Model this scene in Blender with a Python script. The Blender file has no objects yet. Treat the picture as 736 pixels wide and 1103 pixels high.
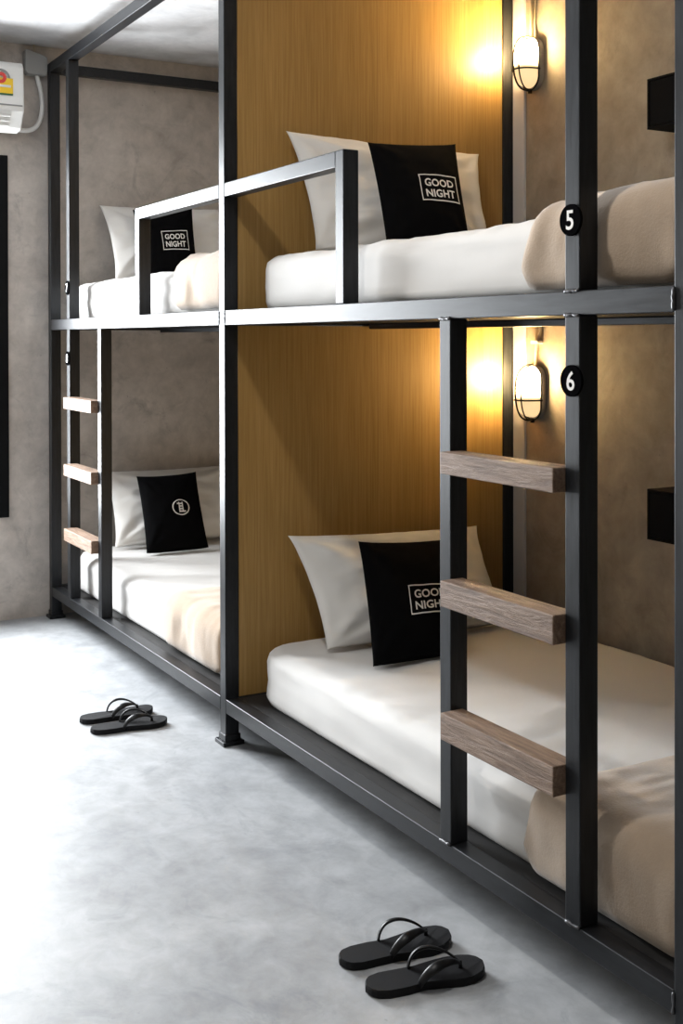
import bpy, bmesh, math, random
from mathutils import Vector, Matrix, noise
random.seed(4)
SC = bpy.context.scene
COL = SC.collection
V = Vector

# ------------------------------------------------------------------ helpers
def tag(o, label=None, cat=None, group=None, kind=None):
    if label: o['label'] = label
    if cat: o['category'] = cat
    if group: o['group'] = group
    if kind: o['kind'] = kind
    return o

def empty(name, loc, label, cat, group=None):
    o = bpy.data.objects.new(name, None)
    o.empty_display_size = .1
    o.location = loc
    COL.objects.link(o)
    return tag(o, label, cat, group)

def top_of(o):
    p = V((0, 0, 0))
    while o is not None:
        p += V(o.location)
        o = o.parent
    return p

class MB:
    """collects shapes given in world coordinates and links them as one mesh"""
    def __init__(s): s.v = []; s.f = []; s.m = []; s.sm = []
    def add(s, vs, fs, mi=0, smooth=False):
        b = len(s.v); s.v += [tuple(p) for p in vs]
        s.f += [[b + i for i in f] for f in fs]
        s.m += [mi] * len(fs); s.sm += [smooth] * len(fs)
        return s
    def box(s, x0, x1, y0, y1, z0, z1, mi=0):
        vs = [(x, y, z) for z in (z0, z1) for y in (y0, y1) for x in (x0, x1)]
        return s.add(vs, [(0, 2, 3, 1), (4, 5, 7, 6), (0, 1, 5, 4), (2, 6, 7, 3), (0, 4, 6, 2), (1, 3, 7, 5)], mi)
    def prism(s, poly, axis, a, b, mi=0):
        """poly: 2D points; axis: extruded axis"""
        def mk(p, q):
            return {'z': (p[0], p[1], q), 'x': (q, p[0], p[1]), 'y': (p[0], q, p[1])}[axis]
        n = len(poly)
        vs = [mk(p, a) for p in poly] + [mk(p, b) for p in poly]
        fs = [tuple(range(n))[::-1], tuple(range(n, 2 * n))] + [(i, (i + 1) % n, n + (i + 1) % n, n + i) for i in range(n)]
        return s.add(vs, fs, mi)
    def tube(s, pts, r, n=10, mi=0, closed=False, flat=None, up=None):
        pts = [V(p) for p in pts]; m = len(pts)
        rs = r if isinstance(r, (list, tuple)) else [r] * m
        vs = []; fs = []
        nrm = None
        for i, p in enumerate(pts):
            a = pts[(i - 1) % m] if (closed or i > 0) else p
            b = pts[(i + 1) % m] if (closed or i < m - 1) else p
            d = (b - a).normalized()
            if up is not None: u = (V(up) - d * V(up).dot(d)).normalized()
            else:
                if nrm is None: nrm = d.orthogonal()
                nrm = (nrm - d * nrm.dot(d)).normalized(); u = nrm
            w = d.cross(u)
            for k in range(n):
                t = 2 * math.pi * k / n
                fl = flat if flat else 1
                vs.append(p + u * (math.cos(t) * rs[i] * fl) + w * (math.sin(t) * rs[i]))
        for i in range(m if closed else m - 1):
            j = (i + 1) % m
            for k in range(n):
                fs.append((i * n + k, i * n + (k + 1) % n, j * n + (k + 1) % n, j * n + k))
        if not closed:
            fs.append(tuple(range(n))[::-1]); fs.append(tuple(range((m - 1) * n, m * n)))
        return s.add(vs, fs, mi, True)
    def build(s, name, mats, parent=None, bevel=0, seg=2, fix=True):
        me = bpy.data.meshes.new(name)
        off = top_of(parent) if parent is not None else V((0, 0, 0))
        org = V((0, 0, 0))
        if parent is None:
            xs = [p[0] for p in s.v]; ys = [p[1] for p in s.v]; zs = [p[2] for p in s.v]
            org = V(((min(xs) + max(xs)) / 2, (min(ys) + max(ys)) / 2, min(zs)))
        me.from_pydata([tuple(V(p) - off - org) for p in s.v], [], s.f)
        if not isinstance(mats, (list, tuple)): mats = [mats]
        for m in mats: me.materials.append(m)
        for i, p in enumerate(me.polygons): p.material_index = s.m[i]; p.use_smooth = s.sm[i]
        if fix:
            bm = bmesh.new(); bm.from_mesh(me)
            bmesh.ops.recalc_face_normals(bm, faces=bm.faces); bm.to_mesh(me); bm.free()
        me.update()
        o = bpy.data.objects.new(name, me); COL.objects.link(o)
        o.location = org
        if parent is not None: o.parent = parent
        if bevel:
            md = o.modifiers.new('bevel', 'BEVEL'); md.width = bevel; md.segments = seg; md.limit_method = 'ANGLE'
            md.harden_normals = True
        return o

def fbm(p, sc, oct=3):
    return noise.fractal(V(p) * sc, 1.0, 2.0, oct)

# ------------------------------------------------------------------ materials
def new_mat(name):
    m = bpy.data.materials.new(name); m.use_nodes = True
    nt = m.node_tree; nt.nodes.clear()
    out = nt.nodes.new('ShaderNodeOutputMaterial'); b = nt.nodes.new('ShaderNodeBsdfPrincipled')
    nt.links.new(b.outputs[0], out.inputs[0])
    return m, nt, b

def N(nt, typ, **kw):
    n = nt.nodes.new(typ)
    for k, v in kw.items():
        if k in n.inputs: n.inputs[k].default_value = v
        else: setattr(n, k, v)
    return n

def ramp(nt, fac, stops):
    r = nt.nodes.new('ShaderNodeValToRGB'); e = r.color_ramp.elements
    while len(e) < len(stops): e.new(.5)
    for i, (p, c) in enumerate(stops):
        e[i].position = p; e[i].color = (*c, 1) if len(c) == 3 else c
    nt.links.new(fac, r.inputs[0]); return r.outputs[0]

def coords(nt, scale=(1, 1, 1), rot=(0, 0, 0)):
    tc = nt.nodes.new('ShaderNodeTexCoord'); mp = nt.nodes.new('ShaderNodeMapping')
    mp.inputs['Scale'].default_value = scale; mp.inputs['Rotation'].default_value = rot
    nt.links.new(tc.outputs['Object'], mp.inputs[0]); return mp.outputs[0]

def nz(nt, vec, scale, detail=6, rough=.55, dist=0):
    n = N(nt, 'ShaderNodeTexNoise', Scale=scale, Detail=detail, Roughness=rough, Distortion=dist)
    nt.links.new(vec, n.inputs['Vector']); return n.outputs['Fac']

def mixc(nt, fac, a, b, mode='MIX'):
    m = nt.nodes.new('ShaderNodeMix'); m.data_type = 'RGBA'; m.blend_type = mode
    if isinstance(fac, float): m.inputs[0].default_value = fac
    else: nt.links.new(fac, m.inputs[0])
    for i, c in ((6, a), (7, b)):
        if isinstance(c, tuple): m.inputs[i].default_value = (*c, 1)
        else: nt.links.new(c, m.inputs[i])
    return m.outputs[2]

def bump(nt, b, h, strength, dist=.01):
    bp = N(nt, 'ShaderNodeBump', Strength=strength, Distance=dist)
    nt.links.new(h, bp.inputs['Height']); nt.links.new(bp.outputs[0], b.inputs['Normal'])

def concrete(name, lo, hi, dark, scale=1.0, rough=(.55, .8), spec=.4, stretch=(1, 1, 1), blot=.35):
    m, nt, b = new_mat(name)
    v = coords(nt, stretch)
    a = nz(nt, v, 1.6 * scale, 8, .62, .6); c = nz(nt, v, 9 * scale, 8, .65, .3)
    base = ramp(nt, a, [(.32, lo), (.68, hi)])
    fine = ramp(nt, c, [(.3, (.74, .74, .74)), (.7, (1.10, 1.10, 1.10))])
    base = mixc(nt, 1.0, base, fine, 'MULTIPLY')
    st = ramp(nt, nz(nt, v, 3.1 * scale, 10, .7, 1.2), [(.55, (0, 0, 0)), (.72, (blot, blot, blot))])
    base = mixc(nt, st, base, dark)
    pit = ramp(nt, nz(nt, v, 38 * scale, 3, .5), [(.72, (0, 0, 0)), (.78, (.5, .5, .5))])
    base = mixc(nt, pit, base, dark)
    nt.links.new(base, b.inputs['Base Color'])
    r = N(nt, 'ShaderNodeMapRange'); r.inputs['To Min'].default_value = rough[0]; r.inputs['To Max'].default_value = rough[1]
    nt.links.new(c, r.inputs[0]); nt.links.new(r.outputs[0], b.inputs['Roughness'])
    b.inputs['Specular IOR Level'].default_value = spec
    bump(nt, b, c, .12, .008)
    return m

M = {}
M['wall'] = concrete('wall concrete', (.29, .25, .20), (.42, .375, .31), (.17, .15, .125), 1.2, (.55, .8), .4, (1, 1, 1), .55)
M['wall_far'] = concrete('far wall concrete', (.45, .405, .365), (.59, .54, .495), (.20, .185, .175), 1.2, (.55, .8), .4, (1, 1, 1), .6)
M['floor'] = concrete('polished floor', (.32, .332, .35), (.465, .475, .488), (.23, .245, .265), 1.3, (.42, .60), .45, (1, .8, 1), .8)
M['ceiling'] = concrete('painted ceiling', (.66, .66, .67), (.72, .72, .73), (.62, .62, .63), .6, (.7, .8), .3, (1, 1, 1), .2)
def plain(name, col, rough=.5, metal=0, spec=.5, var=.0, sc=20, bmp=0, sheen=0):
    m, nt, b = new_mat(name)
    b.inputs['Roughness'].default_value = rough; b.inputs['Metallic'].default_value = metal
    b.inputs['Specular IOR Level'].default_value = spec
    if sheen: b.inputs['Sheen Weight'].default_value = sheen
    v = coords(nt)
    f = nz(nt, v, sc, 5, .6)
    k = max(var, .001)
    c = ramp(nt, f, [(.25, tuple(x * (1 - k) for x in col)), (.75, tuple(min(1, x * (1 + k)) for x in col))])
    nt.links.new(c, b.inputs['Base Color'])
    if bmp: bump(nt, b, nz(nt, v, sc * 12, 3, .6), bmp, .002)
    return m
def steel(name, stretch):
    m, nt, b = new_mat(name)
    v = coords(nt, stretch)
    f = nz(nt, v, 14, 8, .65, .4)
    g = nz(nt, coords(nt), 5, 8, .7, .5)
    c = ramp(nt, f, [(.3, (.009, .010, .0115)), (.7, (.022, .024, .028))])
    c = mixc(nt, ramp(nt, g, [(.5, (0, 0, 0)), (.75, (.5, .5, .5))]), c, (.010, .011, .013))
    nt.links.new(c, b.inputs['Base Color'])
    b.inputs['Metallic'].default_value = .35
    b.inputs['Specular IOR Level'].default_value = .42
    r = N(nt, 'ShaderNodeMapRange'); r.inputs['To Min'].default_value = .3; r.inputs['To Max'].default_value = .5
    nt.links.new(f, r.inputs[0]); nt.links.new(r.outputs[0], b.inputs['Roughness'])
    bump(nt, b, f, .05, .003)
    return m
M['steel'] = steel('raw dark steel upright', (6, 6, .6))
M['steel_h'] = steel('raw dark steel rail', (6, .6, 6))
M['black'] = plain('black powder coat', (.005, .005, .0055), .75, 0, .12, .1)
M['disc'] = plain('matt black disc', (.004, .004, .0045), .9, 0, 0.0, .1)
M['board'] = plain('dark board', (.022, .021, .021), .6, 0, .3, .4, 9)
M['weld'] = plain('weld bead', (.1, .1, .105), .4, .8, .5, .4, 60)
def wood_panel():
    m, nt, b = new_mat('oak veneer')
    g = nz(nt, coords(nt, (22, 22, .55)), 5, 8, .65, .3)
    g2 = nz(nt, coords(nt, (90, 90, 1.6)), 3, 4, .6)
    c = ramp(nt, g, [(.3, (.32, .185, .054)), (.7, (.45, .28, .098))])
    c = mixc(nt, 1.0, c, ramp(nt, g2, [(.3, (.86, .84, .8)), (.7, (1.05, 1.05, 1.05))]), 'MULTIPLY')
    tc = nt.nodes.new('ShaderNodeTexCoord'); sp = nt.nodes.new('ShaderNodeSeparateXYZ'); nt.links.new(tc.outputs['Object'], sp.inputs[0])
    d = N(nt, 'ShaderNodeMath', operation='DIVIDE'); nt.links.new(sp.outputs[0], d.inputs[0]); d.inputs[1].default_value = .096
    fr = N(nt, 'ShaderNodeMath', operation='FRACT'); nt.links.new(d.outputs[0], fr.inputs[0])
    fl = N(nt, 'ShaderNodeMath', operation='FLOOR'); nt.links.new(d.outputs[0], fl.inputs[0])
    wn = nt.nodes.new('ShaderNodeTexWhiteNoise'); wn.noise_dimensions = '1D'; nt.links.new(fl.outputs[0], wn.inputs['W'])
    c = mixc(nt, 1.0, c, ramp(nt, wn.outputs[0], [(0, (.93, .93, .92)), (1, (1.05, 1.05, 1.05))]), 'MULTIPLY')
    seam = ramp(nt, fr.outputs[0], [(.0, (.45, .45, .45)), (.018, (0, 0, 0))])
    c = mixc(nt, seam, c, (.52, .36, .18))
    kn = ramp(nt, nz(nt, coords(nt, (5, 5, 3)), 3.2, 2, .5), [(.79, (0, 0, 0)), (.84, (.6, .6, .6))])
    c = mixc(nt, kn, c, (.2, .1, .035))
    nt.links.new(c, b.inputs['Base Color']); b.inputs['Roughness'].default_value = .42
    b.inputs['Specular IOR Level'].default_value = .4
    bump(nt, b, g2, .04, .002)
    return m
M['oak'] = wood_panel()
def rung_wood():
    m, nt, b = new_mat('reclaimed wood')
    g = nz(nt, coords(nt, (14, 1.4, 14)), 4.5, 9, .7, .8)
    c = ramp(nt, g, [(.28, (.09, .048, .027)), (.5, (.22, .138, .09)), (.72, (.35, .25, .185))])
    cr = ramp(nt, nz(nt, coords(nt, (40, 2, 40)), 4, 4, .6, 1), [(.62, (0, 0, 0)), (.72, (.7, .7, .7))])
    c = mixc(nt, cr, c, (.10, .055, .03))
    nt.links.new(c, b.inputs['Base Color']); b.inputs['Roughness'].default_value = .62
    bump(nt, b, g, .6, .01)
    return m
M['rung'] = rung_wood()
M['sheet'] = plain('white cotton sheet', (.73, .712, .69), .85, 0, .2, .015, 8, .05, .2)
M['pillow'] = plain('white pillowcase', (.76, .74, .71), .85, 0, .2, .02, 8, .05, .2)
M['cushion'] = plain('black cushion cloth', (.0035, .0035, .004), .95, 0, .04, .1, 30, .15)
M['print'] = plain('white print', (.85, .83, .80), .8)
M['blanket'] = plain('beige fleece', (.43, .325, .235), .95, 0, .1, .08, 14, .5, .5)
M['rubber'] = plain('black rubber', (.006, .006, .007), .6, 0, .2, .1, 40, .1)
M['rubber_top'] = plain('black rubber footbed', (.008, .008, .0095), .75, 0, .16, .12, 60, .25)
M['strap'] = plain('black rubber strap', (.004, .004, .005), .38, 0, .3)
M['white_plastic'] = plain('white plastic', (.75, .75, .73), .35)
M['grey_plastic'] = plain('grey plastic', (.30, .30, .29), .5)
M['dark_plastic'] = plain('vent dark', (.25, .25, .25), .5)
M['yellow'] = plain('label yellow', (.85, .55, .02), .5)
M['red'] = plain('label red', (.6, .04, .03), .5)
M['green'] = plain('label green', (.03, .12, .05), .5)
M['wire'] = plain('cage wire', (.008, .007, .005), .6, 0, .2)
M['brass'] = plain('cable cover', (.50, .44, .34), .45, 0)
M['pale'] = plain('pale grey paint', (.62, .62, .64), .45, 0, .4, .05, 6)
def emis(name, col, s):
    m, nt, b = new_mat(name)
    b.inputs['Base Color'].default_value = (.5, .48, .42, 1); b.inputs['Roughness'].default_value = .3
    b.inputs['Emission Color'].default_value = (*col, 1); b.inputs['Emission Strength'].default_value = s
    return m
M['lamp'] = emis('lit lamp glass', (1, .66, .30), 20)
def lampglass():      # the bulb sits in the upper part of the dome, so the glass gives less light lower down
    nt = M['lamp'].node_tree; b = [n for n in nt.nodes if n.type == 'BSDF_PRINCIPLED'][0]
    tc = nt.nodes.new('ShaderNodeTexCoord'); sp = nt.nodes.new('ShaderNodeSeparateXYZ'); nt.links.new(tc.outputs['Object'], sp.inputs[0])
    r = N(nt, 'ShaderNodeMapRange', interpolation_type='SMOOTHSTEP'); nt.links.new(sp.outputs[2], r.inputs[0])
    r.inputs['From Min'].default_value = .078; r.inputs['From Max'].default_value = .175
    r.inputs['To Min'].default_value = .75; r.inputs['To Max'].default_value = 340
    nt.links.new(r.outputs[0], b.inputs['Emission Strength'])
    c = ramp(nt, r.outputs[0], [(0, (1, .80, .48)), (1, (1, .68, .31))])
    nt.links.new(c, b.inputs['Emission Color'])
lampglass()
def pane():
    m = bpy.data.materials.new('window glass'); m.use_nodes = True; nt = m.node_tree; nt.nodes.clear()
    o = nt.nodes.new('ShaderNodeOutputMaterial'); t = nt.nodes.new('ShaderNodeBsdfTransparent'); g = nt.nodes.new('ShaderNodeBsdfGlossy')
    g.inputs['Roughness'].default_value = .02; x = nt.nodes.new('ShaderNodeMixShader'); x.inputs[0].default_value = .07
    nt.links.new(t.outputs[0], x.inputs[1]); nt.links.new(g.outputs[0], x.inputs[2]); nt.links.new(x.outputs[0], o.inputs[0]); return m
M['glass'] = pane()

# ------------------------------------------------------------------ camera (two-point view, solved from the posts and rails)
cx, cy, cz, yaw, pit, rol, fpx, py = -1.5999, -5.741, 1.3574, .5150, -.0084, -.0021, 1272.3, 376.39
F = V((math.sin(yaw), math.cos(yaw), 0)); R = V((math.cos(yaw), -math.sin(yaw), 0)); U = V((0, 0, 1))
F2 = F * math.cos(pit) + U * math.sin(pit); U2 = U * math.cos(pit) - F * math.sin(pit)
R3 = R * math.cos(rol) + U2 * math.sin(rol); U3 = U2 * math.cos(rol) - R * math.sin(rol)
cd = bpy.data.cameras.new('camera'); cam = bpy.data.objects.new('camera', cd); COL.objects.link(cam)
mw = Matrix.Identity(4)
for i in range(3):
    mw[i][0] = R3[i]; mw[i][1] = U3[i]; mw[i][2] = -F2[i]
mw[0][3], mw[1][3], mw[2][3] = cx, cy, cz
cam.matrix_world = mw
cd.sensor_fit = 'VERTICAL'; cd.sensor_height = 36; cd.sensor_width = 24
cd.lens = fpx / 1103 * 36; cd.shift_y = -(551.5 - py) / 1103
cd.clip_start = .05
SC.camera = cam

# ------------------------------------------------------------------ the room
XL, XB, YF, YN, ZC = -3.3, 1.212, .035, -7.4, 2.797   # left wall, wall behind the beds, far wall, wall behind the viewer, ceiling
T = .16
def struct(name, mb, mat, parent=None, bevel=0):
    o = mb.build(name, mat, parent, bevel)
    if parent is None: o['kind'] = 'structure'
    return o
struct('floor', MB().box(XL - T, XB + T, YN - T, YF + T, -.12, 0), M['floor'])
struct('ceiling', MB().box(XL - T, XB + T, YN - T, YF + T, ZC, ZC + .12), M['ceiling'])
WX0, WX1, WZ0, WZ1 = -1.60, -.188, .50, 2.25       # the window opening in the far wall
w = MB()
w.box(XL - T, WX0, YF, YF + T, 0, ZC); w.box(WX1, XB + T, YF, YF + T, 0, ZC)
w.box(WX0, WX1, YF, YF + T, 0, WZ0); w.box(WX0, WX1, YF, YF + T, WZ1, ZC)
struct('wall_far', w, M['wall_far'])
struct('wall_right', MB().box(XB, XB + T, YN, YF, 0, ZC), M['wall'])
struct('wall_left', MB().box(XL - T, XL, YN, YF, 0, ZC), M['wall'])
struct('wall_near', MB().box(XL - T, XB + T, YN - T, YN, 0, ZC), M['wall'])
# window: black steel frame, mullion, panes
f = MB()
fw = .05
f.box(WX0, WX0 + fw, YF - .012, YF + .07, WZ0, WZ1); f.box(WX1 - fw, WX1, YF - .012, YF + .07, WZ0, WZ1)
f.box(WX0 + fw, WX1 - fw, YF - .012, YF + .07, WZ0, WZ0 + fw); f.box(WX0 + fw, WX1 - fw, YF - .012, YF + .07, WZ1 - fw, WZ1)
xm = (WX0 + WX1) / 2
f.box(xm - .02, xm + .02, YF + .0, YF + .06, WZ0 + fw, WZ1 - fw)
win = struct('window_1', f, M['black'], None, .002)
for a, b in ((WX0 + fw, xm - .02), (xm + .02, WX1 - fw)):
    MB().box(a, b, YF + .03, YF + .036, WZ0 + fw, WZ1 - fw).build('pane', M['glass'], win)
# pale strip of paint on the concrete beside the back post
struct('trim_1', MB().box(XB - .012, XB - .0005, -2.195, -2.127, .0, ZC), M['pale'], None, .002)

# ------------------------------------------------------------------ the welded steel bunk frame
L = 2.1; t = .046; wd = .049
ZRB, ZRT, ZBB, ZBT, ZG0, ZG1, ZT0, ZT1 = .109, .1557, 1.406, 1.456, 1.834, 1.880, 2.658, 2.706
frame = empty('bunk_bed_frame', (0, -L, 0), 'long black steel double bunk bed frame welded from square tube, with wooden ladder rungs', 'bunk bed')
BV = .003
def part(name, x0, x1, y0, y1, z0, z1, mat='steel', parent=None, bevel=BV):
    return MB().box(x0, x1, y0, y1, z0, z1).build(name, M[mat], parent or frame, bevel)
XP0, XP1 = 1.158, 1.207
legs_y = [(-t, 0), (-L - t / 2, -L + t / 2), (-2 * L, -2 * L + t)]
for (x0, x1) in ((0, wd), (XP0, XP1)):
    for (y0, y1) in legs_y:
        p = part('post', x0, x1, y0, y1, .014, ZT1)
        q = MB()
        e = .004
        q.box(x0 - e, x1 + e, y0 - e, y1 + e, .014, .036)
        g = .014
        xe = min(x1 + g, 1.21)
        ya = min(y1 + g, .033)
        q.prism([(x0 - g, y0 - g), (xe, y0 - g), (xe, ya), (x0 - g, ya)], 'z', 0, .014)
        q.build('foot', M['steel'], p, .002)
spans = [(-L + t / 2, -t), (-2 * L + t, -L - t / 2)]
for (y0, y1) in spans:
    for (x0, x1) in ((0, wd), (XP0, XP1)):
        part('bottom_rail', x0, x1, y0, y1, ZRB, ZRT, 'steel_h')
        part('middle_rail', x0, x1, y0, y1, ZBB, ZBT, 'steel_h')
        part('top_rail', x0, x1, y0, y1, ZT0, ZT1, 'steel_h')
    part('lower_platform', wd, XP0, y0, y1, .118, .1535, 'board', None, .001)
    part('bearer', .56, .60, y0, y1, 1.394, 1.4138, 'steel_h')
    part('upper_platform', wd, XP0, y0, y1, 1.414, 1.452, 'black', None, .001)
for (y0, y1) in legs_y:
    for (z0, z1) in ((ZRB, ZRT), (ZBB, ZBT), (ZT0, ZT1)):
        part('cross_rail', wd, XP0, y0, y1, z0, z1, 'steel_h')
# slats beneath each upper platform, running along the bed
FP = (-.352, -.306); FR = (-.812, -.766)      # far ladder: full post, short rail
NP = (-3.895, -3.849); NR = (-3.437, -3.391)  # near ladder
for (y0, y1) in (FP, NP):
    part('ladder_post', 0, wd, y0, y1, ZRT, ZBB); part('ladder_post', 0, wd, y0, y1, ZBT, ZT0)
for (y0, y1) in (FR, NR):
    part('ladder_rail', 0, wd, y0, y1, ZRT, ZBB)
def rung(y0, y1, z0, z1):
    # held between the two uprights, standing 3 cm proud of them
    o = MB().box(-.031, .034, y0 + .0005, y1 - .0005, z0, z1).build('rung', M['rung'], frame, .003)
    o['label'] = 'reclaimed brown wooden ladder rung'
for z0, z1 in ((1.041, 1.093), (.728, .790), (.414, .478)):
    rung(NP[1], NR[0], z0, z1)
for z0, z1 in ((1.04, 1.094), (.73, .784), (.43, .486)):
    rung(FR[1], FP[0], z0, z1)
# guard rails of the upper bunks
GF = (-1.296, -1.25); GN = (-2.926, -2.88)
for (pa, ra) in ((GF, (-L + t / 2, -1.296)), (GN, (-2.88, -L - t / 2))):
    part('guard_post', 0, wd, pa[0], pa[1], ZBT, ZG1)
    part('guard_rail', 0, wd, ra[0], ra[1], ZG0, ZG1, 'steel_h')
# lumpy weld beads where posts meet the rails
def weld(pts, r=.004):
    m = MB(); n = len(pts)
    rs = [r * (.7 + .6 * random.random()) for _ in range(n)]
    m.tube([V(p) + V((random.uniform(-.001, .001), 0, random.uniform(-.001, .001))) for p in pts], rs, 7)
    m.build('weld_bead', M['weld'], frame)
def lerp3(a, b, n): return [V(a).lerp(V(b), i / (n - 1)) for i in range(n)]
for (y0, y1) in (NP, NR):
    weld(lerp3((-.001, y0 + .002, ZBB), (-.001, y1 - .002, ZBB), 9))
    weld(lerp3((-.001, y0 + .002, ZRT), (-.001, y1 - .002, ZRT), 9))
weld(lerp3((-.001, NP[0] + .002, ZBT), (-.001, NP[1] - .002, ZBT), 9))
weld(lerp3((-.001, -2 * L + t, ZBB + .003), (-.001, -2 * L + t, ZBT - .003), 11))
weld(lerp3((-.001, -2 * L + t, ZRB + .003), (-.001, -2 * L + t, ZRT - .003), 9), .003)
for y in (-L - t / 2, -L + t / 2):
    weld(lerp3((-.0005, y, ZBB + .003), (-.0005, y, ZBT - .003), 9), .0025)

# text helpers -----------------------------------------------------
def text_mesh(s, bold=0.0, spacing=1.0):
    """returns (verts2d, faces) of a filled text, lower left at 0"""
    cu = bpy.data.curves.new('lettering', 'FONT'); cu.body = s; cu.size = 1; cu.offset = bold
    cu.space_character = spacing; cu.resolution_u = 3; cu.fill_mode = 'FRONT'
    o = bpy.data.objects.new('lettering', cu); COL.objects.link(o)
    dg = bpy.context.evaluated_depsgraph_get(); me = bpy.data.meshes.new_from_object(o.evaluated_get(dg))
    bm = bmesh.new(); bm.from_mesh(me)
    bmesh.ops.triangulate(bm, faces=bm.faces)
    for _ in range(2):
        le = [e for e in bm.edges if e.calc_length() > .25]
        if le: bmesh.ops.subdivide_edges(bm, edges=le, cuts=1); bmesh.ops.triangulate(bm, faces=bm.faces)
    bm.verts.index_update()
    vs = [(v.co.x, v.co.y) for v in bm.verts]; fs = [tuple(v.index for v in f.verts) for f in bm.faces]
    bm.free(); bpy.data.objects.remove(o); bpy.data.curves.remove(cu); bpy.data.meshes.remove(me)
    x0 = min(p[0] for p in vs); x1 = max(p[0] for p in vs); y0 = min(p[1] for p in vs); y1 = max(p[1] for p in vs)
    return [(p[0] - x0, p[1] - y0) for p in vs], fs, x1 - x0, y1 - y0

def disc(yc, zc, digit):
    n = 40; r = .0325
    m = MB().prism([(yc + r * math.cos(2 * math.pi * i / n), zc + r * math.sin(2 * math.pi * i / n)) for i in range(n)], 'x', -.007, -.0005)
    o = m.build('number_disc', M['disc'], frame, .0008)
    o['label'] = 'round black number disc reading ' + digit if digit in '56' else 'small round black number disc on the far ladder post'
    vs, fs, w_, h_ = text_mesh(digit, .012)
    k = .040 / h_
    kx = k * 1.0
    tm = MB().add([(-.0076, yc - (p[0] - w_ / 2) * kx, zc + (p[1] - h_ / 2) * k) for p in vs], fs)
    d = tm.build('number', M['print'], o, 0, 2, False)
    md = d.modifiers.new('solid', 'SOLIDIFY'); md.thickness = .0005
    d['label'] = 'white numeral ' + digit if digit in '56' else 'white numeral'
disc(-3.873, 1.600, '5'); disc(-3.875, 1.272, '6'); disc(-.333, 1.600, '7'); disc(-.333, 1.272, '8')

# ------------------------------------------------------------------ oak partition panels
for nm, z0, z1, lab in (('upper', ZBT + .001, ZT0 - .001, 'oak veneer partition panel beside the upper bunk numbered 5, behind its pillow'),
                        ('lower', ZRT + .001, ZBB - .001, 'oak veneer partition panel beside the lower bunk numbered 6, behind its pillow')):
    o = MB().box(wd + .002, XP0 - .002, -L - .0195, -L + .018, z0, z1).build('partition_panel', M['oak'], None, .001)
    tag(o, lab, 'panel')

# ------------------------------------------------------------------ mattresses
def mattress(x0, x1, y0, y1, z0, z1, seed, label):
    m = MB()
    r_plan = .13; er = .055
    cxx, cyy = (x0 + x1) / 2, (y0 + y1) / 2
    def ring(inset, z):
        pts = []
        r = max(r_plan - inset, .004)
        xa, xb, ya, yb = x0 + inset, x1 - inset, y0 + inset, y1 - inset
        sides = [((xb, ya + r), (xb, yb - r), 44), None, ((xb - r, yb), (xa + r, yb), 24), None, ((xa, yb - r), (xa, ya + r), 90), None, ((xa + r, ya), (xb - r, ya), 24), None]
        cents = [(xb - r, yb - r, 0), (xa + r, yb - r, 90), (xa + r, ya + r, 180), (xb - r, ya + r, 270)]
        for k in range(4):
            a, b, n = sides[2 * k]
            for i in range(n): u = i / n; pts.append((a[0] + (b[0] - a[0]) * u, a[1] + (b[1] - a[1]) * u, z))
            c = cents[k]
            for i in range(7):
                th = math.radians(c[2] + 90 * i / 7); pts.append((c[0] + r * math.cos(th), c[1] + r * math.sin(th), z))
        return pts
    prof = [(.03, z0), (.012, z0 + .004), (.003, z0 + .015), (0, z0 + .03)]
    for k in range(1, 4): prof.append((0, z0 + .03 + (z1 - er - z0 - .03) * k / 4))
    for k in range(0, 8):
        th = math.pi / 2 * k / 7; prof.append((er - er * math.cos(th), z1 - er + er * math.sin(th)))
    for k in range(1, 15): prof.append((er + (.46 - er) * (k / 14) ** 1.25, z1 + .006 * k / 14))
    rings = [ring(*p) for p in prof]
    n = len(rings[0]); vs = []
    for i, rg in enumerate(rings):
        for p in rg:
            q = V(p)
            # creases: long soft ones along the side and fan creases on the top
            if q.z > z1 - .02:
                q.z += .004 * fbm((q.x * 3, q.y * 7 + seed, seed), 1.2) + .006 * (abs(fbm((q.x * 5 + q.y * 4, q.y * 1.6 - q.x, seed), 1.3)) - .3)
            k = fbm((q.y * 2.0 + q.z * 3, q.z * 26 - q.y * 2, seed), 1.0)
            side = 1 if q.z < z1 - .01 and q.z > z0 + .01 else 0
            q.x -= side * .0065 * k * (1 if q.x < cxx else 0)
            q.y += side * .003 * k * (-1 if q.y < cyy else 1)
            vs.append(q)
    fs = []
    for i in range(len(rings) - 1):
        for j in range(n):
            fs.append((i * n + j, i * n + (j + 1) % n, (i + 1) * n + (j + 1) % n, (i + 1) * n + j))
    fs.append(tuple(range(n))[::-1]); fs.append(tuple(range((len(rings) - 1) * n, len(rings) * n)))
    m.add(vs, fs, 0, True)
    o = m.build('mattress', M['sheet'])
    return tag(o, label, 'mattress')
MX0, MX1 = .088, 1.150
ZU0, ZU1, ZL0, ZL1 = ZBT - .003, 1.632, ZRT - .001, .338
ZU0 = 1.4525; ZL0 = .154
Yn = (-4.09, -2.155); Yf = (-2.045, -.075)
mattress(MX0, MX1, *Yn, ZU0, ZU1, 3.1, 'white sheeted mattress on the upper bunk numbered 5, right of the centre post')
mattress(MX0, MX1, *Yn, ZL0, ZL1, 7.7, 'white sheeted mattress on the lower bunk numbered 6, above the nearer flip-flops')
mattress(MX0, MX1, *Yf, ZU0, ZU1, 12.4, 'white sheeted mattress on the far upper bunk, left of the centre post')
mattress(MX0, MX1, *Yf, ZL0, ZL1, 19.9, 'white sheeted mattress on the far lower bunk, left of the centre post')

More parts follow.
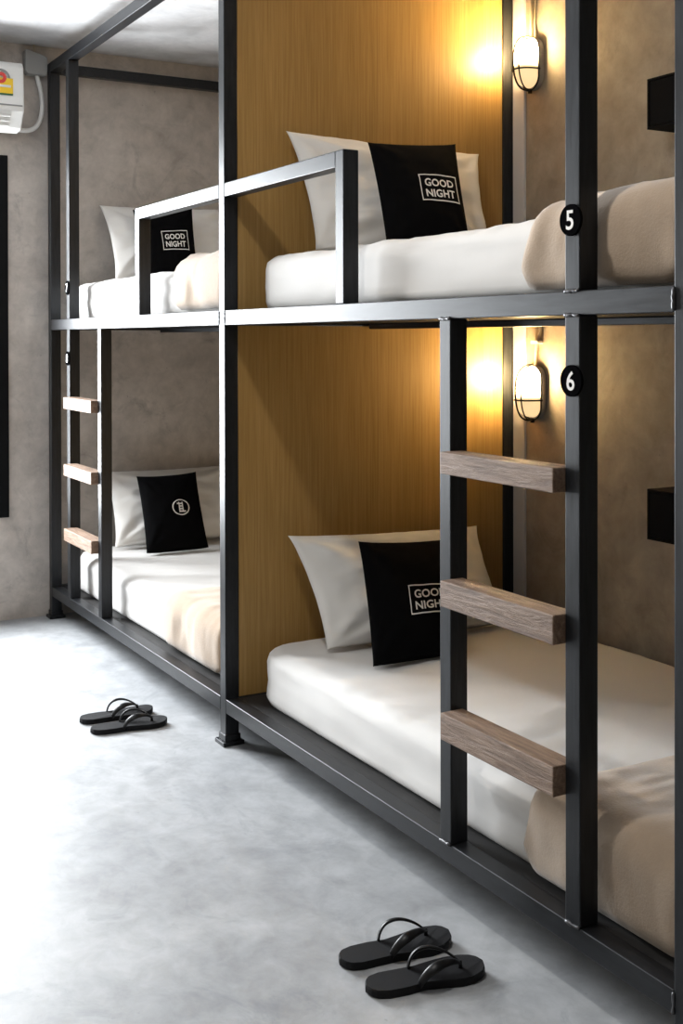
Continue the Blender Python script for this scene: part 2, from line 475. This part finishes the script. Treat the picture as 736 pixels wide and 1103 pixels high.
# ------------------------------------------------------------------ pillows and cushions
class Cush:
    """soft pillow spanned by four corners, bulging to front (+n towards the viewer) and back"""
    def __init__(s, TL, TR, BR, BL, tf, tb, pinch, seed, wr=.019, ex=.55, pb=.25):
        s.c = [V(p) for p in (TL, TR, BR, BL)]; s.tf, s.tb, s.pinch, s.seed, s.wr, s.ex, s.pb = tf, tb, pinch, seed, wr, ex, pb
        a = (s.c[1] - s.c[0]) + (s.c[2] - s.c[3]); b = (s.c[0] - s.c[3]) + (s.c[1] - s.c[2])
        n = a.cross(b).normalized()
        s.n = n if n.y < 0 else -n
    def P(s, u, v, side):
        pu = s.pinch * (1 - v * v) ** .8; pv = s.pinch * (1 - u * u) ** .8 * (1 if v > 0 else s.pb)
        uu = (u * (1 - pu) + 1) / 2; vv = (v * (1 - pv) + 1) / 2
        TL, TR, BR, BL = s.c
        p = (BL.lerp(BR, uu)).lerp(TL.lerp(TR, uu), vv)
        vb = v if v > 0 else v * .94
        e = max(0, (1 - abs(u) ** 2.6) * (1 - abs(vb) ** 2.6)) ** s.ex
        th = (s.tf if side > 0 else s.tb) * e * (1 - .18 * v)
        q = (u * 1.7, v * 1.7, s.seed + (0 if side > 0 else 5))
        edge = min(1, 6 * (1 - abs(u)) + .25) * min(1, 6 * (1 - abs(v)) + .25)
        w_ = s.wr * (fbm(q, 1.3, 4) * .8 + .55 * (abs(fbm((u * 1.2 + v * .9, v * 3.2 - u, s.seed + 3), 1.1, 3)) - .25)) * e
        w_ += s.wr * (0 * fbm(q, 1.3, 1) * e + .5 * noise.noise(V((u * 9, v * 3, s.seed))) * (1 - e) * edge)
        # creases radiating from the corners
        for (a, b) in ((-1, 1), (1, 1), (-1, -1), (1, -1)):
            du, dv = u - a, v - b; d = math.hypot(du, dv)
            w_ += s.wr * .8 * math.sin(math.atan2(abs(dv), abs(du)) * 9 + s.seed) * math.exp(-((d - .45) / .28) ** 2) * e
        return p + s.n * (side * th + w_)
    def build(s, name, mat, n=44):
        m = MB(); vs = []; idx = {}
        def g(i): # denser near the edges
            x = -1 + 2 * i / n
            return math.copysign(1 - (1 - abs(x)) ** 1.35, x)
        for side in (1, -1):
            for i in range(n + 1):
                for j in range(n + 1):
                    b = i in (0, n) or j in (0, n)
                    if side < 0 and b: idx[(side, i, j)] = idx[(1, i, j)]; continue
                    idx[(side, i, j)] = len(vs); vs.append(s.P(g(i), g(j), side))
        fs = []
        for side in (1, -1):
            for i in range(n):
                for j in range(n):
                    q = [idx[(side, i, j)], idx[(side, i + 1, j)], idx[(side, i + 1, j + 1)], idx[(side, i, j + 1)]]
                    fs.append(q if side > 0 else q[::-1])
        return m.add(vs, fs, 0, True).build(name, mat)
    def print_on(s, parent, name, vs, fs, label):
        """vs in (u,v) 0..1 over the front face"""
        pts = []
        for (a, b) in vs:
            u, v = a * 2 - 1, b * 2 - 1
            p = s.P(u, v, 1); pu = s.P(u + .01, v, 1) - p; pv = s.P(u, v + .01, 1) - p
            nn = pu.cross(pv).normalized()
            if nn.dot(s.n) < 0: nn = -nn
            pts.append(p + nn * .0012)
        o = MB().add(pts, fs, 0, True).build(name, M['print'], parent, 0, 2, False)
        o['label'] = label

def strip(a, b, w_, n=14):
    """flat 2D strip between points as quads"""
    vs = []; fs = []
    dx, dy = b[0] - a[0], b[1] - a[1]; l = math.hypot(dx, dy); ox, oy = -dy / l * w_ / 2, dx / l * w_ / 2
    for i in range(n + 1):
        k = i / n; x, y = a[0] + dx * k, a[1] + dy * k
        vs += [(x + ox, y + oy), (x - ox, y - oy)]
    for i in range(n): fs.append((2 * i, 2 * i + 1, 2 * i + 3, 2 * i + 2))
    return vs, fs
def join2(parts):
    vs = []; fs = []
    for v, f_ in parts:
        b = len(vs); vs += v; fs += [tuple(b + i for i in q) for q in f_]
    return vs, fs
def goodnight(u0, u1, v0, v1, asp):
    """box with the two words; asp = cushion width / height"""
    lw = .011
    W = u1 - u0; H = v1 - v0
    parts = []
    for a, b, k in (((u0, v0), (u1, v0), asp), ((u0, v1), (u1, v1), asp)):
        parts.append(strip((a[0] - lw / 2, a[1]), (b[0] + lw / 2, b[1]), lw))
    for a, b in (((u0, v0), (u0, v1)), ((u1, v0), (u1, v1))): parts.append(strip(a, b, lw))
    for word, yb in (('GOOD', .54), ('NIGHT', .13)):
        vs, fs, w_, h_ = text_mesh(word, .022, 1.02)
        tw = W * .78; th = H * .30
        parts.append(([(u0 + W * .11 + p[0] / w_ * tw, v0 + H * yb + p[1] / h_ * th) for p in vs], fs))
    return join2(parts)
def ladder_logo(uc, vc, r, asp):
    parts = []
    n = 48; vs = []; fs = []
    for i in range(n):
        a = 2 * math.pi * i / n
        for rr in (r, r * .87): vs.append((uc + rr * math.cos(a), vc + rr * math.sin(a) * asp))
    for i in range(n): j = (i + 1) % n; fs.append((2 * i, 2 * i + 1, 2 * j + 1, 2 * j))
    parts.append((vs, fs)); l = r * .13
    X = lambda x: uc + x * r
    Y = lambda y: vc + y * r * asp
    parts.append(strip((X(-.2), Y(.62)), (X(-.2), Y(-.62)), l)); parts.append(strip((X(.2), Y(.62)), (X(.2), Y(-.62)), l))
    for y, a, b in ((.42, -.45, .2), (.1, -.2, .2), (-.22, -.2, .2), (-.52, -.2, .5)): parts.append(strip((X(a), Y(y)), (X(b), Y(y)), l))
    return join2(parts)

def ray(px, pyy, ax, val):
    d = F2 + R3 * ((px - 368) / fpx) - U3 * ((pyy - py) / fpx)
    o = V((cx, cy, cz)); return o + d * ((val - o[ax]) / d[ax])
def pillow(name, cat, mat, label, px, ytop, ybot, tf, tb, pinch, seed, **kw):
    c = [ray(*px[0], 1, ytop), ray(*px[1], 1, ytop), ray(*px[2], 1, ybot), ray(*px[3], 1, ybot)]
    zb = (ZU1 if c[0].z > 1.3 else ZL1) + .016
    c[2].z = c[3].z = zb
    q = Cush(*c, tf, tb, pinch, seed, **kw)
    o = q.build(name, M[mat]); tag(o, label, cat)
    return q, o
GP = 'white pillows'
# near upper
pillow('pillow', 'pillow', 'pillow', 'white pillow leaning on the oak panel of the upper bunk numbered 5', [(308, 141), (516, 166), (531, 252), (340, 276)], -2.185, -2.36, .085, .035, .065, 1.3)
q, o = pillow('cushion', 'cushion', 'cushion', 'black GOOD NIGHT cushion on the upper bunk numbered 5, before the oak panel', [(396, 153), (491, 155), (508, 255), (417, 267)], -2.37, -2.58, .05, .04, .055, 2.7, wr=.005)
q.print_on(o, 'printed_text', *goodnight(.41, .88, .36, .61, 1), 'white printed words GOOD NIGHT in a thin frame')
# near lower
pillow('pillow', 'pillow', 'pillow', 'white pillow leaning on the oak panel of the lower bunk numbered 6', [(310, 577), (514, 566), (546, 678), (352, 712)], -2.19, -2.40, .09, .035, .065, 5.2)
q, o = pillow('cushion', 'cushion', 'cushion', 'black GOOD NIGHT cushion on the lower bunk numbered 6, behind the ladder rail', [(386, 583), (484, 580), (500, 714), (402, 724)], -2.385, -2.645, .05, .04, .05, 8.1, wr=.005)
q.print_on(o, 'printed_text', *goodnight(.39, .87, .31, .545, 1), 'white printed words GOOD NIGHT in a thin frame')
# far upper
pillow('pillow', 'pillow', 'pillow', 'white pillow on the far upper bunk behind the guard rail', [(107, 221), (256, 225), (268, 292), (124, 304)], -.045, -.21, .08, .03, .065, 9.9)
q, o = pillow('cushion', 'cushion', 'cushion', 'black GOOD NIGHT cushion on the far upper bunk behind the guard rail', [(143, 226), (207, 219), (214, 287), (156, 297)], -.225, -.41, .05, .04, .05, 11.2, wr=.005)
q.print_on(o, 'printed_text', *goodnight(.35, .83, .33, .59, 1), 'white printed words GOOD NIGHT in a thin frame')
# far lower
pillow('pillow', 'pillow', 'pillow', 'white pillow on the far lower bunk against the concrete wall', [(112, 508), (250, 500), (262, 584), (124, 596)], -.045, -.24, .09, .03, .06, 14.5)
q, o = pillow('cushion', 'cushion', 'cushion', 'black cushion with a round white ladder emblem on the far lower bunk', [(147, 513), (211, 508), (225, 599), (158, 602)], -.235, -.47, .05, .04, .05, 17.3, wr=.005)
q.print_on(o, 'printed_emblem', *ladder_logo(.595, .49, .15, .72), 'white ring with a small ladder in it')

# ------------------------------------------------------------------ folded blankets over the foot of each bed
def blanket(x0, x1, zt, hem, ytop, yhem, th, seed, label, fold=.0):
    """x0: mattress front; ytop / yhem: (near end, far end) on the top and at the hem"""
    er = .05; prof = []
    NS = 64; NT = 46
    # arc-length profile, from the back over the top and down the front
    seg = []
    top_len = x1 - (x0 + er); arc = er * math.pi / 2; fr = (zt - er) - hem
    tot = top_len + arc + fr
    def at(s):
        if s < top_len: return V((x1 - s, 0, zt)), V((0, 0, 1))
        s -= top_len
        if s < arc:
            a = s / er; return V((x0 + er - er * math.sin(a), 0, zt - er + er * math.cos(a))), V((-math.sin(a), 0, math.cos(a)))
        s -= arc
        return V((x0, 0, zt - er - s)), V((-1, 0, 0))
    m = MB(); vs = []; outer = {}; inner = {}
    for i in range(NS + 1):
        k = i / NS
        for j in range(NT + 1):
            tj = j / NT; a = abs(2 * tj - 1)
            # rounded hem corners
            short = .05 * max(0, ((2 * tj - 1) - .72) / .28) ** 2 + .02 * max(0, (-(2 * tj - 1) - .8) / .2) ** 2
            s = tot * (1 - (1 - k) ** 1.0) - short * max(0, (k - .7) / .3)
            p, nn = at(min(s, tot))
            kk = max(0, min(1, (s - top_len * .9) / (tot - top_len * .9)))
            y0 = ytop[0] + (yhem[0] - ytop[0]) * kk; y1 = ytop[1] + (yhem[1] - ytop[1]) * kk
            p = V((p.x, y0 + (y1 - y0) * tj, p.z))
            r = math.sqrt(max(0, 1 - a ** 16)) * math.sqrt(max(0, 1 - (abs(2 * k - 1)) ** 30))
            wv = .25 * fbm((p.y * 16, s * 9 + seed, seed), 1.0, 2) + .55 * fbm((p.y * 5 + seed, s * 2.2, seed), 1.0, 3) + -.6 * math.sin(p.y * 21 + s * 2 + seed + 1.3 * fbm((s * 3, seed, 0), 1)) * kk
            h = .005 + th * r * max(.25, 1 + .8 * wv) * (1.25 - .4 * kk)
            if nn.x < -.3: h = min(h, .0265 + .001 * wv)
            outer[(i, j)] = len(vs); vs.append(p + nn * h)
            inner[(i, j)] = len(vs); vs.append(p + nn * .0035)
    fs = []
    for i in range(NS):
        for j in range(NT):
            fs.append((outer[(i, j)], outer[(i + 1, j)], outer[(i + 1, j + 1)], outer[(i, j + 1)]))
            fs.append((inner[(i, j)], inner[(i, j + 1)], inner[(i + 1, j + 1)], inner[(i + 1, j)]))
    for i in range(NS):
        for j in (0, NT): fs.append((outer[(i, j)], inner[(i, j)], inner[(i + 1, j)], outer[(i + 1, j)]))
    for j in range(NT):
        for i in (0, NS): fs.append((outer[(i, j)], inner[(i, j)], inner[(i, j + 1)], outer[(i, j + 1)]))
    o = m.add(vs, fs, 0, True).build('blanket', M['blanket'])
    return tag(o, label, 'blanket')
blanket(MX0 - .006, 1.12, ZU1 + .016, 1.466, (-4.115, -3.73), (-4.115, -3.59), .020, 2.2, 'folded beige fleece blanket draped over the upper bunk behind number disc 5')
blanket(MX0 - .006, 1.12, ZL1 + .016, .160, (-4.115, -3.69), (-4.115, -3.60), .017, 6.6, 'folded beige fleece blanket draped over the lower bunk at the near lower right')
blanket(MX0 - .006, 1.12, ZU1 + .016, 1.470, (-1.99, -1.56), (-1.98, -1.48), .024, 10.3, 'folded beige fleece blanket over the far upper bunk, left of the centre post')
blanket(MX0 - .006, 1.12, ZL1 + .016, .170, (-1.93, -1.42), (-1.91, -1.32), .018, 13.8, 'folded beige fleece blanket over the far lower bunk, left of the centre post')

# ------------------------------------------------------------------ flip-flops
def flip_flop(heel, toe, left, label):
    hx, hy = heel; dx, dy = toe[0] - hx, toe[1] - hy; Ln = math.hypot(dx, dy); ex = V((dx / Ln, dy / Ln, 0)); ey = V((-dy / Ln, dx / Ln, 0))
    sg = 1 if left else -1
    root = empty('flip_flop', (hx + dx / 2, hy + dy / 2, 0), label, 'flip-flop', None)
    def W(s, l, z): return V((hx, hy, 0)) + ex * s + ey * l + V((0, 0, z))
    def half(k, inner):
        # half width along the length k 0..1 (sole outline), the inner side is straighter
        pts = [(0, 0), (.02, .018), (.06, .030), (.15, .037), (.3, .037), (.45, .037 if not inner else .031), (.6, .045 if not inner else .037), (.75, .050 if not inner else .045), (.86, .046 if not inner else .043), (.94, .034), (.98, .02), (1, 0)]
        for (a, b), (c, d) in zip(pts, pts[1:]):
            if a <= k <= c:
                t_ = (k - a) / (c - a); return b + (d - b) * t_
        return 0
    n = 40
    ks = [.5 - .5 * math.cos(math.pi * i / n) for i in range(n + 1)]
    out = [(Ln * k, sg * half(k, True)) for k in ks] + [(Ln * k, -sg * half(k, False)) for k in ks[-2:0:-1]]
    m = MB(); N_ = len(out)
    zs = [(.0, .97), (.003, 1), (.014, 1), (.018, .985)]
    vs = []
    for z, k in zs:
        for (s, l) in out:
            lift = .006 * max(0, (s / Ln - .75) / .25) ** 2
            vs.append(W(Ln / 2 + (s - Ln / 2) * k, l * k, z + lift))
    fs = []
    for i in range(len(zs) - 1):
        for j in range(N_): fs.append((i * N_ + j, i * N_ + (j + 1) % N_, (i + 1) * N_ + (j + 1) % N_, (i + 1) * N_ + j))
    m.add(vs, fs, 0)
    m.add(vs[:N_], [tuple(range(N_))[::-1]], 0); m.add(vs[-N_:], [tuple(range(N_))], 1)
    m.build('sole', [M['rubber'], M['rubber_top']], root)
    st = MB()
    toe_s, toe_l = Ln * .79, sg * .006
    for side in (1, -1):
        a = V((Ln * .40, side * .032, .0135)); b = V((toe_s, toe_l, .030))
        c1 = V((Ln * .45, side * .056, .066)); c2 = V((Ln * .68, side * .034, .060))
        pts = []; rs = []
        for i in range(21):
            u = i / 20
            p = a * (1 - u) ** 3 + c1 * 3 * u * (1 - u) ** 2 + c2 * 3 * u * u * (1 - u) + b * u ** 3
            pts.append(W(p.x, p.y, p.z)); rs.append(.0118 * (1 - .42 * abs(2 * u - .8)))
        st.tube(pts, rs, 12, 0, False, .38, ey * side * .45 + V((0, 0, .9)))
    st.tube([W(toe_s, toe_l, .014), W(toe_s, toe_l, .024), W(toe_s - .002, toe_l, .034)], [.0065, .004, .005], 10)
    st.build('strap', M['strap'], root)
    return root
flip_flop((-.352, -3.521), (-.080, -3.545), True, 'black rubber flip-flop on the near floor, the farther one of the foreground pair')
flip_flop((-.357, -3.640), (-.092, -3.690), False, 'black rubber flip-flop on the near floor, the nearer one of the foreground pair')
flip_flop((-.355, -1.650), (-.085, -1.660), True, 'black rubber flip-flop by the centre post, the farther one of the distant pair')
flip_flop((-.355, -1.775), (-.085, -1.805), False, 'black rubber flip-flop by the centre post, the nearer one of the distant pair')

# ------------------------------------------------------------------ bulkhead lamps on the wall behind the beds
def wall_lamp(yc, z0, z1, label, upper):
    root = empty('wall_lamp', (XB, yc, z0), label, 'lamp', None)
    zc = (z0 + z1) / 2; hh = (z1 - z0) / 2; hw = .046; dep = .070
    def stad(a, ww, h):   # stadium outline in (y, z)
        r = ww; s = h - r
        c, sn = math.cos(a), math.sin(a)
        return yc + r * c, zc + (s if sn >= 0 else -s) + r * sn
    n = 48
    m = MB()
    m.prism([stad(2 * math.pi * i / n, hw + .006, hh) for i in range(n)], 'x', XB - .024, XB - .0005)
    m.build('base', M['dark_plastic'], root, .003)
    g = MB(); vs = []; K = 10
    for k in range(K + 1):
        a = math.pi / 2 * k / K; sc = math.cos(a) ** .75 if k < K else 0.02; x = XB - .024 - dep * math.sin(a)
        for i in range(n):
            y, z = stad(2 * math.pi * i / n, hw, hh - .008)
            vs.append((x, yc + (y - yc) * max(sc, .02), zc + (z - zc) * (max(sc, .02) * .55 + .45 * (sc > .03) * sc ** .5)))
    fs = [(k * n + i, k * n + (i + 1) % n, (k + 1) * n + (i + 1) % n, (k + 1) * n + i) for k in range(K) for i in range(n)]
    fs.append(tuple(range(K * n, K * n + n)))
    g.add(vs, fs, 0, True).build('glass_dome', M['lamp'], root)
    c = MB()
    # cage: one wire over the length, one over the width in the lower half, a rim
    pts = []
    for i in range(25):
        a = math.pi * i / 24
        pts.append((XB - .022 - (dep + .013) * math.sin(a) ** .55, yc, zc + (hh + .003) * math.cos(a)))
    c.tube(pts, .0034, 6)
    pts = []
    for i in range(25):      # second long wire nearer the side, gathered at the lower clip
        a = math.pi * i / 24
        pts.append((XB - .022 - (dep + .008) * math.sin(a) ** .6, yc - .026 * math.sin(a) ** .5, zc + (hh + .002) * math.cos(a)))
    c.tube(pts, .0026, 6)
    pts = []
    for i in range(25):
        a = math.pi * i / 24
        pts.append((XB - .022 - (dep + .006) * math.sin(a) ** .8, yc + (hw + .007) * math.cos(a), zc - .27 * hh))
    c.tube(pts, .0034, 6)
    c.tube([(XB - .026, *stad(2 * math.pi * i / n, hw + .005, hh + .001)) for i in range(n)], .003, 6, 0, True)
    c.tube([(XB - .026, yc, z0 - .012), (XB - .026, yc, z0 + .004)], .008, 8)
    c.build('wire_guard', M['wire'], root)
    d = MB()
    if upper:
        d.tube([(XB - .013, yc + .005, z1 - .008), (XB - .013, yc + .008, z1 + .03), (XB - .010, yc + .008, ZC - .001)], .007, 8)
        d.tube([(XB - .011, yc - .010, z1 - .008), (XB - .011, yc - .010, z1 + .03), (XB - .008, yc - .010, ZC - .001)], .0035, 8)
    else:
        d.tube([(XB - .013, yc, z1 - .006), (XB - .012, yc - .002, z1 + .03), (XB - .010, yc - .006, z1 + .085), (XB - .010, yc - .024, z1 + .125), (XB - .010, yc - .03, ZBB + .04)], .006, 8)
    d.build('cable', M['brass'], root)
    if not upper: MB().box(XB - .024, XB - .001, yc - .032, yc + .014, z1 + .082, z1 + .094).build('cable_clip', M['pale'], root, .002)
    return root
wall_lamp(-2.250, 2.285, 2.480, 'lit bulkhead wall lamp above the upper bunk, left of number disc 5', True)
wall_lamp(-2.262, 1.058, 1.258, 'lit bulkhead wall lamp in the lower bunk, left of number disc 6', False)

# black open-fronted boxes fixed to the wall at the foot of the near beds
def wall_box(z0, z1, label):
    root = empty('bedside_box', (XB, -3.1, z0), label, 'box', None)
    xa = 1.085; ya, yb = -3.30, -2.962; th = .008
    m = MB()
    m.box(xa, XB - .0005, ya, yb, z1 - th, z1); m.box(xa, XB - .0005, ya, yb, z0, z0 + th)
    m.box(xa, XB - .0005, ya, ya + th, z0 + th, z1 - th); m.box(xa, XB - .0005, yb - th, yb, z0 + th, z1 - th)
    m.box(XB - .01, XB - .0005, ya + th, yb - th, z0 + th, z1 - th)
    m.build('shell', M['black'], root, .001)
    MB().box(xa + .002, xa + .010, ya + th + .002, yb - th - .002, z0 + th + .002, z1 - th - .002).build('door', M['black'], root, .001)
wall_box(2.019, 2.178, 'black metal box on the wall over the upper bunk blanket')
wall_box(.722, .882, 'black metal box on the wall over the lower bunk blanket')

# ------------------------------------------------------------------ air conditioner at the top left
ac = empty('air_conditioner', (-.55, YF, 2.34), 'white air conditioner high on the far wall, cut by the left edge', 'air conditioner')
AX0, AX1 = -.96, -.158
MB().box(-.86, -.24, YF - .0105, YF - .0004, 2.38, 2.64).build('wall_mount', M['grey_plastic'], ac, .001)
prof = [(YF - .011, 2.36), (YF - .011, 2.665), (-.10, 2.668), (-.150, 2.660), (-.168, 2.635), (-.178, 2.45), (-.172, 2.43), (-.150, 2.40), (-.12, 2.355), (-.05, 2.345)]
m = MB(); m.prism(prof, 'x', AX0, AX1)
m.build('body', M['white_plastic'], ac, .008, 3)
m = MB()
for k in range(3):
    z = 2.362 + .02 * k; y = -.128 - .016 * k
    m.box(AX0 + .05, AX1 - .062, y - .006, y + .004, z, z + .007)
m.build('louver', M['white_plastic'], ac, .001)
MB().box(AX0 + .03, AX1 - .01, -.1800, -.174, 2.452, 2.458).build('seam', M['dark_plastic'], ac)
lb = MB().box(-.30, -.212, -.1795, -.1765, 2.507, 2.578).build('energy_label', M['yellow'], ac); lb['label'] = 'yellow energy label under a red and black arc'
m = MB().box(-.30, -.212, -.1798, -.1766, 2.499, 2.507); m.build('label_footer', M['green'], lb)
def arc2(c, r0, r1, a0, a1, y, n=24):
    vs = []; fs = []
    for i in range(n + 1):
        a = a0 + (a1 - a0) * i / n
        for r in (r0, r1): vs.append((c[0] + r * math.cos(a), y + (.010 if c[1] + r * math.sin(a) > 2.60 else 0) * (c[1] + r * math.sin(a) - 2.60) / .1, c[1] + r * math.sin(a)))
    for i in range(n): fs.append((2 * i, 2 * i + 1, 2 * i + 3, 2 * i + 2))
    return MB().add(vs, fs)
arc2((-.268, 2.578), .034, .042, 0, math.pi, -.1802).build('label_arc', M['dark_plastic'], lb, 0, 2, False)
arc2((-.268, 2.578), .010, .026, 0, 2 * math.pi, -.1806).build('label_badge', M['red'], lb, 0, 2, False)
MB().box(-.30, -.222, -.1799, -.1764, 2.535, 2.546).build('label_band', M['pale'], lb)
# hose from the wall box round to the underside of the body
h = [(-.050, .012, 2.655), (-.043, .008, 2.62), (-.030, .005, 2.56), (-.026, .003, 2.50), (-.034, .0, 2.44), (-.06, -.005, 2.392), (-.10, -.01, 2.372), (-.146, -.02, 2.370)]
def smooth(pts, n=6):
    P_ = [V(p) for p in pts]; out = []
    for i in range(len(P_) - 1):
        p0 = P_[max(i - 1, 0)]; p1, p2 = P_[i], P_[i + 1]; p3 = P_[min(i + 2, len(P_) - 1)]
        for k in range(n):
            u = k / n
            out.append(.5 * ((2 * p1) + (p2 - p0) * u + (2 * p0 - 5 * p1 + 4 * p2 - p3) * u * u + (3 * p1 - p0 - 3 * p2 + p3) * u ** 3))
    return out + [P_[-1]]
hs = MB().tube(smooth(h), .011, 10).build('hose', M['white_plastic']); tag(hs, 'white hose curving from the grey cable box to the air conditioner', 'hose')
jb = MB()
jb.prism([(-.112, 2.66), (-.100, 2.645), (-.012, 2.645), (-.004, 2.66), (-.004, 2.735), (-.03, 2.745), (-.10, 2.765), (-.112, 2.762)], 'y', -.02, YF - .0005)
o = jb.build('junction_box', M['grey_plastic'], None, .004); tag(o, 'grey plastic cable box at the ceiling beside the air conditioner', 'junction box')
o2 = MB().tube([(-.06, .02, 2.75), (-.06, .02, ZC - .0005)], .006, 8).build('conduit', M['brass'], o)

# ------------------------------------------------------------------ light
wd_ = bpy.data.worlds.new('sky'); SC.world = wd_; wd_.use_nodes = True
bg = wd_.node_tree.nodes['Background']; bg.inputs[0].default_value = (.85, .92, 1, 1); bg.inputs[1].default_value = 2.5
def area(name, loc, target, sx, sy, e, col):
    l = bpy.data.lights.new(name, 'AREA'); l.shape = 'RECTANGLE'; l.size = sx; l.size_y = sy; l.energy = e; l.color = col
    o = bpy.data.objects.new(name, l); COL.objects.link(o); o.location = loc
    o.rotation_euler = (V(target) - V(loc)).to_track_quat('-Z', 'Y').to_euler(); return o
area('daylight', ((WX0 + WX1) / 2, YF + .25, (WZ0 + WZ1) / 2), ((WX0 + WX1) / 2, -5, (WZ0 + WZ1) / 2 - .6), WX1 - WX0, WZ1 - WZ0, 285, (.93, .97, 1.0))
area('ceiling_light', (-.72, -3.6, ZC - .03), (-.72, -3.6, 0), .10, .10, 13, (1, .97, .92))

vs_ = SC.view_settings
SC.display_settings.display_device = 'sRGB'
vs_.view_transform = 'Standard'; vs_.look = 'None'; vs_.gamma = 1; vs_.use_curve_mapping = False; vs_.exposure = 0.32
